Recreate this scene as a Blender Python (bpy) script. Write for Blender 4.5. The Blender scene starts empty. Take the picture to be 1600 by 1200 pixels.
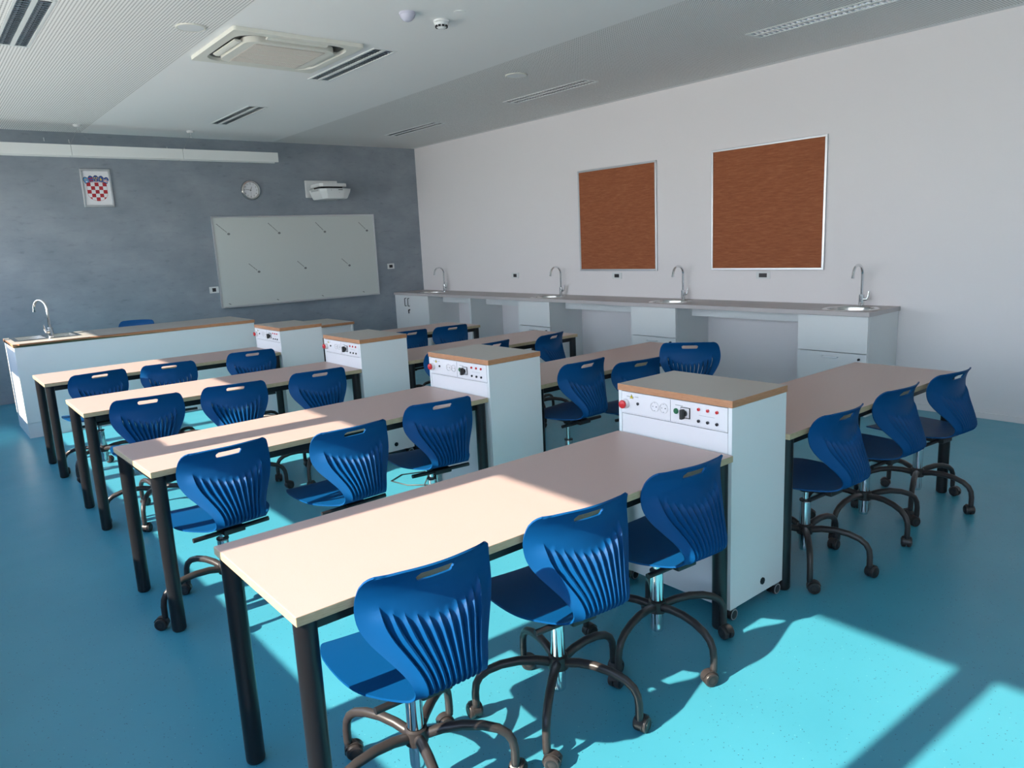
import bpy, bmesh, math, random
from mathutils import Vector, Matrix, Quaternion
random.seed(7)
C = bpy.context.scene.collection
PI = math.pi
R = math.radians

# ------------------------------------------------------------------ camera
def make_camera():
    h, yaw, pitch, roll, f = 1.6333, 0.682879, 0.190775, -0.047836, 1150.16
    fw = Vector((math.sin(yaw)*math.cos(pitch), math.cos(yaw)*math.cos(pitch), -math.sin(pitch)))
    rt = Vector((math.cos(yaw), -math.sin(yaw), 0))
    up = rt.cross(fw)
    c, s = math.cos(roll), math.sin(roll)
    r2 = c*rt + s*up
    u2 = -s*rt + c*up
    m = Matrix((r2, u2, -fw)).transposed().to_4x4()
    m.translation = (0, 0, h)
    cd = bpy.data.cameras.new('camera')
    cd.sensor_fit = 'HORIZONTAL'; cd.sensor_width = 36.0
    cd.lens = f/1600*36.0
    cd.clip_start = 0.05; cd.clip_end = 200
    o = bpy.data.objects.new('camera', cd); C.objects.link(o)
    o.matrix_world = m
    bpy.context.scene.camera = o
make_camera()

# ------------------------------------------------------------------ exposure, sky, sun
vs = bpy.context.scene.view_settings
vs.view_transform = 'Standard'; vs.look = 'None'; vs.gamma = 1.0; vs.use_curve_mapping = False
vs.exposure = 0.10
SKY = 7.8
SUN = 14.6
def make_world():
    w = bpy.data.worlds.new('sky'); bpy.context.scene.world = w
    w.use_nodes = True
    nt = w.node_tree; nt.nodes.clear()
    tc = nt.nodes.new('ShaderNodeTexCoord')
    sx = nt.nodes.new('ShaderNodeSeparateXYZ')
    cr = nt.nodes.new('ShaderNodeValToRGB')
    mr = nt.nodes.new('ShaderNodeMapRange')
    mr.inputs['From Min'].default_value = -1; mr.inputs['From Max'].default_value = 1
    e = cr.color_ramp.elements
    e[0].position = 0.0; e[0].color = (.66, .65, .62, 1)
    e[1].position = 1.0; e[1].color = (.12, .20, .38, 1)
    for p, c in ((.40, (.92, .90, .88)), (.49, (1.0, 1.0, 1.02)), (.53, (1.0, 1.04, 1.14)), (.61, (.55, .66, .86)), (.75, (.20, .31, .54))):
        a = e.new(p); a.color = (*c, 1)
    bg = nt.nodes.new('ShaderNodeBackground'); bg.inputs['Strength'].default_value = SKY
    out = nt.nodes.new('ShaderNodeOutputWorld')
    L = nt.links.new
    L(tc.outputs['Generated'], sx.inputs[0]); L(sx.outputs['Z'], mr.inputs['Value'])
    L(mr.outputs[0], cr.inputs[0]); L(cr.outputs[0], bg.inputs['Color']); L(bg.outputs[0], out.inputs[0])
make_world()
def make_sun():
    ld = bpy.data.lights.new('sun', 'SUN'); ld.energy = SUN; ld.angle = R(.6); ld.color = (1.0, .88, .73)
    o = bpy.data.objects.new('sun', ld); C.objects.link(o)
    d = Vector((1, -.04, -.661))
    o.rotation_euler = d.to_track_quat('-Z', 'Y').to_euler()
    o.location = (-6, 4, 6)
make_sun()

# ------------------------------------------------------------------ dimensions
XR, YF, H = 6.80, 10.59, 3.188      # white wall, grey wall, ceiling
XL, YB = -.60, -2.4                 # window wall (inner face), wall behind
WT = .30                            # window wall thickness

# ------------------------------------------------------------------ materials
def s2l(c):
    return tuple(((x/255)/12.92 if x/255 <= .04045 else ((x/255+.055)/1.055)**2.4) for x in c)
def mat(name, col, rough=.5, metal=0.0, srgb=False, spec=None, coat=0.0):
    m = bpy.data.materials.new(name); m.use_nodes = True
    p = m.node_tree.nodes['Principled BSDF']
    c = s2l(col) if srgb else col
    p.inputs['Base Color'].default_value = (*c, 1)
    p.inputs['Roughness'].default_value = rough
    p.inputs['Metallic'].default_value = metal
    if spec is not None: p.inputs['Specular IOR Level'].default_value = spec
    if coat: p.inputs['Coat Weight'].default_value = coat
    return m
def nd(m, t): return m.node_tree.nodes.new(t)
def lk(m, a, b): m.node_tree.links.new(a, b)
def noise(m, scale, detail=4, rough=.5, vec=None, mapscale=None):
    n = nd(m, 'ShaderNodeTexNoise'); n.inputs['Scale'].default_value = scale
    n.inputs['Detail'].default_value = detail; n.inputs['Roughness'].default_value = rough
    tc = nd(m, 'ShaderNodeTexCoord')
    if mapscale:
        mp = nd(m, 'ShaderNodeMapping'); mp.inputs['Scale'].default_value = mapscale
        lk(m, tc.outputs['Object'], mp.inputs[0]); lk(m, mp.outputs[0], n.inputs['Vector'])
    else:
        lk(m, tc.outputs['Object'], n.inputs['Vector'])
    return n
def ramp(m, fac, stops):
    r = nd(m, 'ShaderNodeValToRGB')
    while len(r.color_ramp.elements) < len(stops): r.color_ramp.elements.new(.5)
    for e, (p, c) in zip(r.color_ramp.elements, stops):
        e.position = p; e.color = (*c, 1)
    lk(m, fac, r.inputs[0]); return r
def bump(m, fac, strength, dist=.01):
    b = nd(m, 'ShaderNodeBump'); b.inputs['Strength'].default_value = strength; b.inputs['Distance'].default_value = dist
    lk(m, fac, b.inputs['Height'])
    lk(m, b.outputs[0], m.node_tree.nodes['Principled BSDF'].inputs['Normal'])
def base(m): return m.node_tree.nodes['Principled BSDF'].inputs['Base Color']

M = {}
def make_materials():
    # floor: cyan vinyl with fine speckles
    m = mat('floor_vinyl', (.075, .33, .385), .34); M['floor'] = m
    big = noise(m, 1.3, 3)
    rb = ramp(m, big.outputs[0], [(.3, (.052, .295, .40)), (.7, (.061, .325, .435))])
    v = nd(m, 'ShaderNodeTexVoronoi'); v.inputs['Scale'].default_value = 62
    tc = nd(m, 'ShaderNodeTexCoord'); lk(m, tc.outputs['Object'], v.inputs['Vector'])
    n2 = noise(m, 38, 1)
    t1 = nd(m, 'ShaderNodeMath'); t1.operation = 'LESS_THAN'; t1.inputs[1].default_value = .12
    lk(m, v.outputs['Distance'], t1.inputs[0])
    t2 = nd(m, 'ShaderNodeMath'); t2.operation = 'GREATER_THAN'; t2.inputs[1].default_value = .47
    lk(m, n2.outputs[0], t2.inputs[0])
    t3 = nd(m, 'ShaderNodeMath'); t3.operation = 'MULTIPLY'
    lk(m, t1.outputs[0], t3.inputs[0]); lk(m, t2.outputs[0], t3.inputs[1])
    mx = nd(m, 'ShaderNodeMix'); mx.data_type = 'RGBA'
    lk(m, t3.outputs[0], mx.inputs[0]); lk(m, rb.outputs[0], mx.inputs[6]); mx.inputs[7].default_value = (.015, .08, .12, 1)
    # pale flecks
    v2 = nd(m, 'ShaderNodeTexVoronoi'); v2.inputs['Scale'].default_value = 31
    lk(m, tc.outputs['Object'], v2.inputs['Vector'])
    t4 = nd(m, 'ShaderNodeMath'); t4.operation = 'LESS_THAN'; t4.inputs[1].default_value = .06
    lk(m, v2.outputs['Distance'], t4.inputs[0])
    mx2 = nd(m, 'ShaderNodeMix'); mx2.data_type = 'RGBA'
    lk(m, t4.outputs[0], mx2.inputs[0]); lk(m, mx.outputs[2], mx2.inputs[6]); mx2.inputs[7].default_value = (.16, .45, .5, 1)
    lk(m, mx2.outputs[2], base(m))
    sc = noise(m, 5, 5, .6)
    rr = nd(m, 'ShaderNodeMapRange'); rr.inputs['To Min'].default_value = .27; rr.inputs['To Max'].default_value = .42
    lk(m, sc.outputs[0], rr.inputs['Value']); lk(m, rr.outputs[0], m.node_tree.nodes['Principled BSDF'].inputs['Roughness'])
    # walls
    m = mat('white_wall_paint', (.81, .775, .78), .7); M['wall'] = m
    n = noise(m, 220, 2); bump(m, n.outputs[0], .08, .002)
    m = mat('grey_stucco', (.2, .22, .25), .55); M['stucco'] = m
    n = noise(m, 1.6, 7, .62, mapscale=(1, 1, 1.5))
    r = ramp(m, n.outputs[0], [(.25, (.20, .235, .272)), (.5, (.25, .287, .328)), (.75, (.315, .35, .39))])
    n3 = noise(m, 7, 6, .7, mapscale=(1, 1, 2.6))
    r3 = ramp(m, n3.outputs[0], [(.28, (.62, .62, .63)), (.42, (1, 1, 1)), (.7, (1.08, 1.08, 1.08))])
    mm = nd(m, 'ShaderNodeMix'); mm.data_type = 'RGBA'; mm.blend_type = 'MULTIPLY'; mm.inputs[0].default_value = .55
    lk(m, r.outputs[0], mm.inputs[6]); lk(m, r3.outputs[0], mm.inputs[7]); lk(m, mm.outputs[2], base(m))
    bump(m, n3.outputs[0], .12, .004)
    # ceilings
    M['ceil'] = mat('ceiling_paint', (.86, .86, .85), .75)
    m = mat('perforated_board', (.86, .86, .84), .75); M['perf'] = m
    tc = nd(m, 'ShaderNodeTexCoord'); sp = nd(m, 'ShaderNodeSeparateXYZ'); lk(m, tc.outputs['Object'], sp.inputs[0])
    sq = []
    for ax in ('X', 'Y'):
        a = nd(m, 'ShaderNodeMath'); a.operation = 'MULTIPLY'; a.inputs[1].default_value = 1/.021; lk(m, sp.outputs[ax], a.inputs[0])
        b = nd(m, 'ShaderNodeMath'); b.operation = 'FRACT'; lk(m, a.outputs[0], b.inputs[0])
        c = nd(m, 'ShaderNodeMath'); c.operation = 'SUBTRACT'; c.inputs[1].default_value = .5; lk(m, b.outputs[0], c.inputs[0])
        d = nd(m, 'ShaderNodeMath'); d.operation = 'MULTIPLY'; lk(m, c.outputs[0], d.inputs[0]); lk(m, c.outputs[0], d.inputs[1])
        sq.append(d)
    s = nd(m, 'ShaderNodeMath'); s.operation = 'ADD'; lk(m, sq[0].outputs[0], s.inputs[0]); lk(m, sq[1].outputs[0], s.inputs[1])
    l = nd(m, 'ShaderNodeMath'); l.operation = 'LESS_THAN'; l.inputs[1].default_value = .058; lk(m, s.outputs[0], l.inputs[0])
    mx = nd(m, 'ShaderNodeMix'); mx.data_type = 'RGBA'; lk(m, l.outputs[0], mx.inputs[0])
    mx.inputs[6].default_value = (.86, .85, .83, 1); mx.inputs[7].default_value = (.10, .10, .10, 1)
    lk(m, mx.outputs[2], base(m))
    # furniture
    m = mat('greige_laminate', (.48, .345, .315), .42); M['top'] = m
    n = noise(m, 300, 2); r = ramp(m, n.outputs[0], [(.35, (.465, .338, .309)), (.65, (.495, .360, .328))]); lk(m, r.outputs[0], base(m))
    m = mat('pale_wood_edge', (.50, .40, .25), .5); M['edge'] = m
    n = noise(m, 30, 4, .6, mapscale=(1, 1, 14)); r = ramp(m, n.outputs[0], [(.3, (.40, .32, .19)), (.7, (.56, .45, .29))]); lk(m, r.outputs[0], base(m))
    m = mat('beech_edge', (.48, .22, .11), .45); M['beech'] = m
    n = noise(m, 22, 4, .6, mapscale=(1, 1, 10)); r = ramp(m, n.outputs[0], [(.3, (.42, .19, .09)), (.7, (.53, .26, .135))]); lk(m, r.outputs[0], base(m))
    M['ptop'] = mat('grey_laminate', (.42, .395, .365), .42)
    M['ctop'] = mat('counter_laminate', (.36, .32, .31), .4)
    M['cedge'] = mat('counter_edge', (.52, .48, .475), .4)
    M['white'] = mat('white_melamine', (.78, .79, .79), .38)
    M['pwhite'] = mat('panel_white', (.80, .78, .79), .35)
    M['line'] = mat('seam_line', (.12, .12, .13), .6)
    M['black'] = mat('black_coated_steel', (.012, .012, .014), .33)
    M['bplastic'] = mat('black_plastic', (.018, .018, .020), .42)
    M['base'] = mat('dark_brown_coated_steel', (.035, .030, .030), .36)
    m = mat('blue_plastic', (.001, .064, .20), .5, spec=.16); M['blue'] = m
    n = noise(m, 500, 2); bump(m, n.outputs[0], .05, .001)
    M['chrome'] = mat('chrome', (.78, .79, .80), .07, 1.0)
    M['steel'] = mat('brushed_steel', (.58, .57, .55), .22, 1.0)
    M['alu'] = mat('aluminium', (.62, .64, .66), .35, .8)
    M['wb'] = mat('whiteboard_enamel', (.58, .62, .60), .22)
    M['ink'] = mat('grey_print', (.16, .17, .17), .6)
    m = mat('cork_fabric', (.3, .1, .04), .9); M['cork'] = m
    n = noise(m, 26, 5, .7, mapscale=(1, .35, 3.2))
    r = ramp(m, n.outputs[0], [(.3, (.26, .075, .028)), (.55, (.34, .108, .044)), (.8, (.45, .165, .075))]); lk(m, r.outputs[0], base(m))
    bump(m, n.outputs[0], .25, .003)
    M['red'] = mat('red_plastic', (.62, .02, .025), .35)
    M['green'] = mat('green_plastic', (.01, .13, .05), .4)
    M['yellow'] = mat('yellow_sticker', (.75, .60, .03), .5)
    M['dark'] = mat('socket_black', (.008, .009, .014), .35)
    M['grey'] = mat('grey_plastic', (.35, .36, .37), .5)
    M['device'] = mat('device_white', (.72, .74, .74), .42)
    M['cream'] = mat('cassette_cream', (.74, .73, .66), .5)
    M['grille'] = mat('cassette_grille', (.50, .42, .38), .7)
    M['lamp'] = mat('lamp_housing', (.72, .75, .74), .4)
    M['louvre'] = mat('louvre_mirror', (.80, .83, .86), .14, 1.0)
    M['louvred'] = mat('louvre_cavity', (.14, .15, .16), .4)
    M['frame'] = mat('window_frame_grey', (.30, .31, .32), .5)
    M['paper'] = mat('print_paper', (.78, .79, .82), .6)
    M['cred'] = mat('print_red', (.42, .02, .03), .6)
    M['cblue'] = mat('print_blue', (.03, .09, .33), .6)
    M['clblue'] = mat('print_light_blue', (.12, .36, .68), .6)
    M['cdark'] = mat('print_navy', (.02, .03, .10), .6)
    M['cgold'] = mat('print_gold', (.62, .42, .06), .6)
    M['outside'] = mat('outdoor_ground', (.35, .36, .34), .9)
    # thin window glass
    m = bpy.data.materials.new('window_glass'); m.use_nodes = True; nt = m.node_tree; nt.nodes.clear()
    tr = nt.nodes.new('ShaderNodeBsdfTransparent'); tr.inputs[0].default_value = (.97, .98, .97, 1)
    gl = nt.nodes.new('ShaderNodeBsdfGlossy'); gl.inputs['Roughness'].default_value = .02
    mi = nt.nodes.new('ShaderNodeMixShader'); mi.inputs[0].default_value = .06
    ou = nt.nodes.new('ShaderNodeOutputMaterial')
    nt.links.new(tr.outputs[0], mi.inputs[1]); nt.links.new(gl.outputs[0], mi.inputs[2]); nt.links.new(mi.outputs[0], ou.inputs[0])
    M['glass'] = m
make_materials()

# ------------------------------------------------------------------ mesh builder
def weighted_normals(me, lim=math.cos(R(38))):
    # area-weighted corner normals: large flat faces stay flat beside small bevels
    inc = [[] for _ in me.vertices]
    pn = [(p.normal.copy(), p.area) for p in me.polygons]
    for p in me.polygons:
        for v in p.vertices: inc[v].append(p.index)
    out = []
    for p in me.polygons:
        n0 = pn[p.index][0]
        for v in p.vertices:
            acc = Vector((0, 0, 0))
            for k in inc[v]:
                n, a = pn[k]
                if n.dot(n0) > lim: acc += n*a
            out.append(acc.normalized() if acc.length > 1e-12 else n0)
    me.normals_split_custom_set(out)
class MB:
    def __init__(s): s.bm = bmesh.new(); s.mats = []
    def mi(s, m):
        m = M[m] if isinstance(m, str) else m
        if m not in s.mats: s.mats.append(m)
        return s.mats.index(m)
    def box(s, x0, x1, y0, y1, z0, z1, m='white', bev=0, T=None, seg=2):
        mat4 = Matrix.Translation(((x0+x1)/2, (y0+y1)/2, (z0+z1)/2)) @ Matrix.Diagonal((x1-x0, y1-y0, z1-z0, 1))
        if T is not None: mat4 = T @ mat4
        n0 = set(s.bm.faces)
        r = bmesh.ops.create_cube(s.bm, size=1, matrix=mat4)
        if bev:
            es = list({e for v in r['verts'] for e in v.link_edges})
            bmesh.ops.bevel(s.bm, geom=es, offset=bev, segments=seg, affect='EDGES', profile=.5)
        k = s.mi(m); fs = [f for f in s.bm.faces if f not in n0]
        for f in fs: f.material_index = k
        return fs
    def frame(s, p, q):
        d = (Vector(q)-Vector(p)); L = d.length; d.normalize()
        return d, L
    def cyl(s, p, q, r0, r1=None, m='white', seg=20, caps=True):
        r1 = r0 if r1 is None else r1
        p, q = Vector(p), Vector(q); d = (q-p).normalized()
        a = d.orthogonal().normalized(); b = d.cross(a); k = s.mi(m)
        A = [s.bm.verts.new(p+r0*(math.cos(t)*a+math.sin(t)*b)) for t in [2*PI*i/seg for i in range(seg)]]
        B = [s.bm.verts.new(q+r1*(math.cos(t)*a+math.sin(t)*b)) for t in [2*PI*i/seg for i in range(seg)]]
        for i in range(seg):
            f = s.bm.faces.new((A[i], A[(i+1) % seg], B[(i+1) % seg], B[i])); f.material_index = k
        if caps:
            f = s.bm.faces.new(A[::-1]); f.material_index = k
            f = s.bm.faces.new(B); f.material_index = k
    def tube(s, pts, r, m='white', seg=12, caps=True):
        pts = [Vector(p) for p in pts]; k = s.mi(m); rings = []
        rs = r if isinstance(r, (list, tuple)) else [r]*len(pts)
        nrm = None
        for i, p in enumerate(pts):
            if i == 0: d = pts[1]-p
            elif i == len(pts)-1: d = p-pts[i-1]
            else: d = (pts[i+1]-p).normalized()+(p-pts[i-1]).normalized()
            d.normalize()
            nrm = d.orthogonal().normalized() if nrm is None else (nrm-d*nrm.dot(d)).normalized()
            b = d.cross(nrm)
            rings.append([s.bm.verts.new(p+rs[i]*(math.cos(2*PI*j/seg)*nrm+math.sin(2*PI*j/seg)*b)) for j in range(seg)])
        for A, B in zip(rings, rings[1:]):
            for j in range(seg):
                f = s.bm.faces.new((A[j], A[(j+1) % seg], B[(j+1) % seg], B[j])); f.material_index = k
        if caps:
            f = s.bm.faces.new(rings[0][::-1]); f.material_index = k
            f = s.bm.faces.new(rings[-1]); f.material_index = k
    def lathe(s, prof, o=(0, 0, 0), m='white', seg=32, axis=None):
        # prof: (radius, height) list; axis: matrix turning z into the axis
        o = Vector(o); k = s.mi(m); Q = axis or Matrix.Identity(3); rings = []
        for r, z in prof:
            if r < 1e-6: rings.append([s.bm.verts.new(o+Q @ Vector((0, 0, z)))])
            else: rings.append([s.bm.verts.new(o+Q @ Vector((r*math.cos(2*PI*j/seg), r*math.sin(2*PI*j/seg), z))) for j in range(seg)])
        for A, B in zip(rings, rings[1:]):
            for j in range(seg):
                j2 = (j+1) % seg
                if len(A) == 1 and len(B) == 1: continue
                if len(A) == 1: vs_ = (A[0], B[j2], B[j])
                elif len(B) == 1: vs_ = (A[j], A[j2], B[0])
                else: vs_ = (A[j], A[j2], B[j2], B[j])
                f = s.bm.faces.new(vs_); f.material_index = k
    def poly(s, pts, m='white'):
        f = s.bm.faces.new([s.bm.verts.new(p) for p in pts]); f.material_index = s.mi(m); return f
    def prism(s, pts, d, m='white'):
        # extrude polygon (3d pts) along vector d
        d = Vector(d); k = s.mi(m)
        A = [s.bm.verts.new(p) for p in pts]; B = [s.bm.verts.new(Vector(p)+d) for p in pts]
        n = len(A); fs = [s.bm.faces.new(A[::-1]), s.bm.faces.new(B)]
        for i in range(n): fs.append(s.bm.faces.new((A[i], A[(i+1) % n], B[(i+1) % n], B[i])))
        for f in fs: f.material_index = k
    def build(s, name, parent=None, loc=None, rotz=0, smooth=True, recalc=True, label=None):
        if recalc: bmesh.ops.recalc_face_normals(s.bm, faces=s.bm.faces)
        me = bpy.data.meshes.new(name); s.bm.to_mesh(me); s.bm.free()
        for m in s.mats: me.materials.append(m)
        if smooth:
            me.polygons.foreach_set('use_smooth', [True]*len(me.polygons))
            weighted_normals(me)
        o = bpy.data.objects.new(name, me); C.objects.link(o)
        if parent: o.parent = parent
        if loc: o.location = loc
        if rotz: o.rotation_euler = (0, 0, rotz)
        if label: o['label'] = label
        return o

def tag(o, label, cat, group=None):
    o['label'] = label; o['category'] = cat
    if group: o['group'] = group
    return o
def thing(name, label, cat, loc=(0, 0, 0), rotz=0, group=None):
    o = bpy.data.objects.new(name, None); C.objects.link(o); o.empty_display_size = .1
    o.location = loc; o.rotation_euler = (0, 0, rotz)
    return tag(o, label, cat, group)
def struct(mb, name):
    o = mb.build(name); o['kind'] = 'structure'; return o
def dup(root, label, loc, rotz=0, group=None):
    r = root.copy(); C.objects.link(r); r.location = loc; r.rotation_euler = (0, 0, rotz); r['label'] = label
    if group: r['group'] = group
    for ch in list(root.children):
        c = ch.copy(); C.objects.link(c); c.parent = r
        for g in list(ch.children):
            d = g.copy(); C.objects.link(d); d.parent = c
    return r
def text_polys(mb, body, size, T, m):
    cu = bpy.data.curves.new('t', 'FONT'); cu.body = body; cu.size = size; cu.align_x = 'CENTER'; cu.align_y = 'CENTER'
    cu.resolution_u = 2
    o = bpy.data.objects.new('t', cu); C.objects.link(o)
    dg = bpy.context.evaluated_depsgraph_get(); dg.update()
    me = bpy.data.meshes.new_from_object(o.evaluated_get(dg))
    k = mb.mi(m)
    vsn = [mb.bm.verts.new(T @ v.co) for v in me.vertices]
    for p in me.polygons:
        try:
            f = mb.bm.faces.new([vsn[i] for i in p.vertices]); f.material_index = k
        except ValueError: pass
    bpy.data.objects.remove(o); bpy.data.curves.remove(cu); bpy.data.meshes.remove(me)

# ------------------------------------------------------------------ room shell
def cells(x0, x1, y0, y1, holes):
    xs = sorted({x0, x1, *[h[0] for h in holes], *[h[1] for h in holes]}); ys = sorted({y0, y1, *[h[2] for h in holes], *[h[3] for h in holes]})
    for a, b in zip(xs, xs[1:]):
        for c, d in zip(ys, ys[1:]):
            mx, my = (a+b)/2, (c+d)/2
            if a < x0 or b > x1 or c < y0 or d > y1: continue
            if any(h[0] < mx < h[1] and h[2] < my < h[3] for h in holes): continue
            yield a, b, c, d

LUM = [  # x centre, y0, y1, width of the recessed luminaires
    (.895, 5.42, 6.61), (3.29, 5.45, 6.66), (3.27, 8.12, 9.37),
    (5.68, 2.42, 3.645), (5.68, 5.50, 6.765), (5.70, 8.24, 9.45)]
LW = .19
MULL = [(-1.79, -1.665), (-.435, -.31), (.92, 1.045), (2.262, 2.387), (3.617, 3.765), (4.83, 4.98), (6.215, 6.34), (7.56, 7.69), (8.90, 9.03)]
WZ0, WZ1 = 1.03, 2.447
WY0, WY1 = -2.1, 10.3
def room():
    b = MB(); b.box(XL-WT, XR+.2, YB-.2, YF+.2, -.12, 0, 'floor'); struct(b, 'floor')
    b = MB()
    holes = [(x-LW/2, x+LW/2, y0, y1) for x, y0, y1 in LUM]
    X = [(XL-WT, 2.0, 'perf'), (2.0, 4.42, 'ceil'), (4.42, 6.72, 'perf'), (6.72, XR+.2, 'ceil')]
    for xa, xb, m in X:
        hs = [h for h in holes if h[0] >= xa and h[1] <= xb]
        for a, bb, c, d in cells(xa, xb, YB-.2, YF+.2, hs):
            b.box(a, bb, c, d, H, H+.10, m)
    bmesh.ops.remove_doubles(b.bm, verts=b.bm.verts, dist=1e-5)
    struct(b, 'ceiling')
    b = MB(); b.box(XL-WT, XR+.2, YF, YF+.2, 0, H, 'stucco'); struct(b, 'wall_front')
    b = MB(); b.box(XR, XR+.2, YB, YF, 0, H, 'wall'); struct(b, 'wall_right')
    b = MB(); b.box(XL-WT, XR+.2, YB-.2, YB, 0, H, 'wall'); struct(b, 'wall_back')
    b = MB()
    for a, bb, c, d in cells(YB, YF, 0, H, [(WY0, WY1, WZ0, WZ1)]):
        b.box(XL-WT, XL, a, bb, c, d, 'wall')
    bmesh.ops.remove_doubles(b.bm, verts=b.bm.verts, dist=1e-5)
    struct(b, 'wall_left')
    b = MB(); b.box(.0, XR, YF-.012, YF, 0, .055, 'stucco'); struct(b, 'baseboard_front')
    b = MB(); b.box(XR-.012, XR, YB, 2.86, 0, .052, 'wall', bev=.003); struct(b, 'baseboard_right')
    # window band: frame members between bays, two bays with a cross rail, thin panes
    edges = [WY0]+[v for m in MULL for v in m]+[WY1]
    n = 1
    for i in range(0, len(edges), 2):
        ya, yb = edges[i], edges[i+1]
        w = MB(); xa, xb = -.75, -.68
        # mullion to the far side of this bay
        if i+2 < len(edges): w.box(xa, xb, yb, edges[i+2], WZ0, WZ1, 'frame')
        w.box(xa, xb, ya, yb, WZ0, WZ0+.02, 'frame'); w.box(xa-.1, xb-.1, ya, yb, WZ1-.03, WZ1, 'frame')
        if i//2 in (5, 8): w.box(xa, xb, ya, yb, 1.571, 1.776, 'frame')
        o = struct(w, 'window_%d' % n)
        g = MB(); g.box(-.72, -.716, ya, yb, WZ0+.02, WZ1-.03, 'glass')
        g.build('window_pane', o)
        n += 1
    w = MB(); w.box(XL-WT-.05, XL+.0, WY0, WY1, WZ0-.03, WZ0, 'wall'); struct(w, 'trim_1')
room()

# ------------------------------------------------------------------ swivel chair
def catmull(P, t):
    n = len(P)-1; i = min(int(t), n-1); f = t-i
    g = lambda k: P[max(0, min(n, k))]
    out = []
    for a, b, c, d in zip(g(i-1), g(i), g(i+1), g(i+2)):
        out.append(.5*((2*b)+(c-a)*f+(2*a-5*b+4*c-d)*f*f+(3*b-a-3*c+d)*f**3))
    return out
PROF = [(.235, .432, .125, 0), (.229, .444, .163, 0), (.210, .453, .190, 0), (.150, .458, .213, 0), (.07, .458, .220, 0), (-.02, .456, .217, 0),
        (-.09, .455, .203, 0), (-.145, .456, .172, 0), (-.19, .459, .140, 0), (-.226, .469, .120, .002), (-.250, .488, .113, .006), (-.259, .515, .116, .012),
        (-.251, .55, .131, .024), (-.233, .59, .159, .038), (-.212, .63, .188, .049), (-.195, .67, .206, .054), (-.185, .71, .211, .053),
        (-.182, .745, .208, .049), (-.190, .78, .200, .045), (-.203, .803, .188, .041), (-.212, .814, .168, .035), (-.216, .819, .135, .024)]
def chair_shell(slot=True):
    ts = [i/3 for i in range(0, 3*(len(PROF)-1)+1)]
    def tz(z):
        lo, hi = 15.0, 21.0
        for _ in range(50):
            m = (lo+hi)/2
            if catmull(PROF, m)[1] < z: lo = m
            else: hi = m
        return lo
    hz = [tz(.7725), tz(.786), tz(.7995)]
    ts = [t for t in ts if all(abs(t-h) > .2 for h in hz)]+hz
    ts = sorted(ts)
    bm = bmesh.new()
    NS = 11; U0 = .72; du = 2*U0/(NS-1)
    bounds = [-U0+i*du for i in range(NS)]          # slot positions
    strips = []                                     # list of u columns for each strip
    strips.append([-1, -.96, -.88, -.80, -U0])
    for i in range(NS-1): strips.append([bounds[i]+du*k/6 for k in range(7)])
    strips.append([U0, .80, .88, .96, 1])
    def amp(i, t):
        if i < 0 or i >= NS: return 0
        u = bounds[i]; ztop = .668+.045*(u/U0)**2
        y, z, w, k = catmull(PROF, t)
        t0 = 9.25
        if t <= t0 or z >= ztop: return 0
        a = min(1, (ztop-z)/.035)**.6; b = min(1, (t-t0)/1.6)
        return a*b
    pos = {}
    def point(u, t, off, lat):
        y, z, w, k = catmull(PROF, t)
        y1, z1, _, _ = catmull(PROF, min(t+.05, len(PROF)-1)); y0, z0, _, _ = catmull(PROF, max(t-.05, 0))
        ty, tz_ = y1-y0, z1-z0; L = math.hypot(ty, tz_) or 1
        ny, nz = -tz_/L, ty/L                       # outward (rear / below)
        x = u*w+lat
        yy = y+k*abs(u)**2.0+ny*off; zz = z+nz*off
        if t < 9: zz += .007*abs(u)**2*min(1, (9-t)/3)
        if t > 20: zz -= .004*abs(u)**4
        return Vector((x, yy, zz))
    A = .0175
    for si, cols in enumerate(strips):
        grid = []
        for t in ts:
            row = []
            aL, aR = amp(si-1, t), amp(si, t)
            zz0 = catmull(PROF, t)[1]
            def leaf(i):
                if i < 0 or i >= NS: return 0
                d = .668+.045*(bounds[i]/U0)**2-zz0
                return max(0, min(1, d/.02))*(.30+.70*math.exp(-max(0, d-.02)/.055))
            for ci, u in enumerate(cols):
                f = ci/(len(cols)-1)
                g = f**2.4; off = (1-g)*(-.35*A*aL)+g*(A*aR)
                lat = (1-f)*(.0072*leaf(si-1)*min(1, 3*aL))-f*(.0012*aR)
                row.append(bm.verts.new(point(u, t, off, lat)))
            grid.append(row)
        for r in range(len(ts)-1):
            for c in range(len(cols)-1):
                um = (cols[c]+cols[c+1])/2; tm = (ts[r]+ts[r+1])/2
                if slot and hz[0]-1e-6 < tm < hz[2]+1e-6 and abs(um) < .048*6: continue
                bm.faces.new((grid[r][c], grid[r][c+1], grid[r+1][c+1], grid[r+1][c]))
    bmesh.ops.remove_doubles(bm, verts=bm.verts, dist=2e-5)
    # round the ends of the hand slot
    for v in bm.verts:
        z = v.co.z; ax = abs(v.co.x)
        if v.co.y < -.1 and (.770 < z < .802) and .050 < ax < .062 and v.is_boundary:
            sgn = 1 if v.co.x > 0 else -1
            if abs(z-.786) > .006:
                v.co.x = sgn*.0545; v.co.z = .786+(z-.786)*.66
            else: v.co.x = sgn*.0575
    loose = [v for v in bm.verts if not v.link_faces]
    bmesh.ops.delete(bm, geom=loose, context='VERTS')
    bmesh.ops.recalc_face_normals(bm, faces=bm.faces)
    me = bpy.data.meshes.new('shell'); bm.to_mesh(me); bm.free()
    me.polygons.foreach_set('use_smooth', [True]*len(me.polygons))
    o = bpy.data.objects.new('shell', me); C.objects.link(o)
    md = o.modifiers.new('s', 'SOLIDIFY'); md.thickness = .0065; md.offset = 0; md.use_even_offset = False
    dg = bpy.context.evaluated_depsgraph_get(); dg.update()
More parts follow.
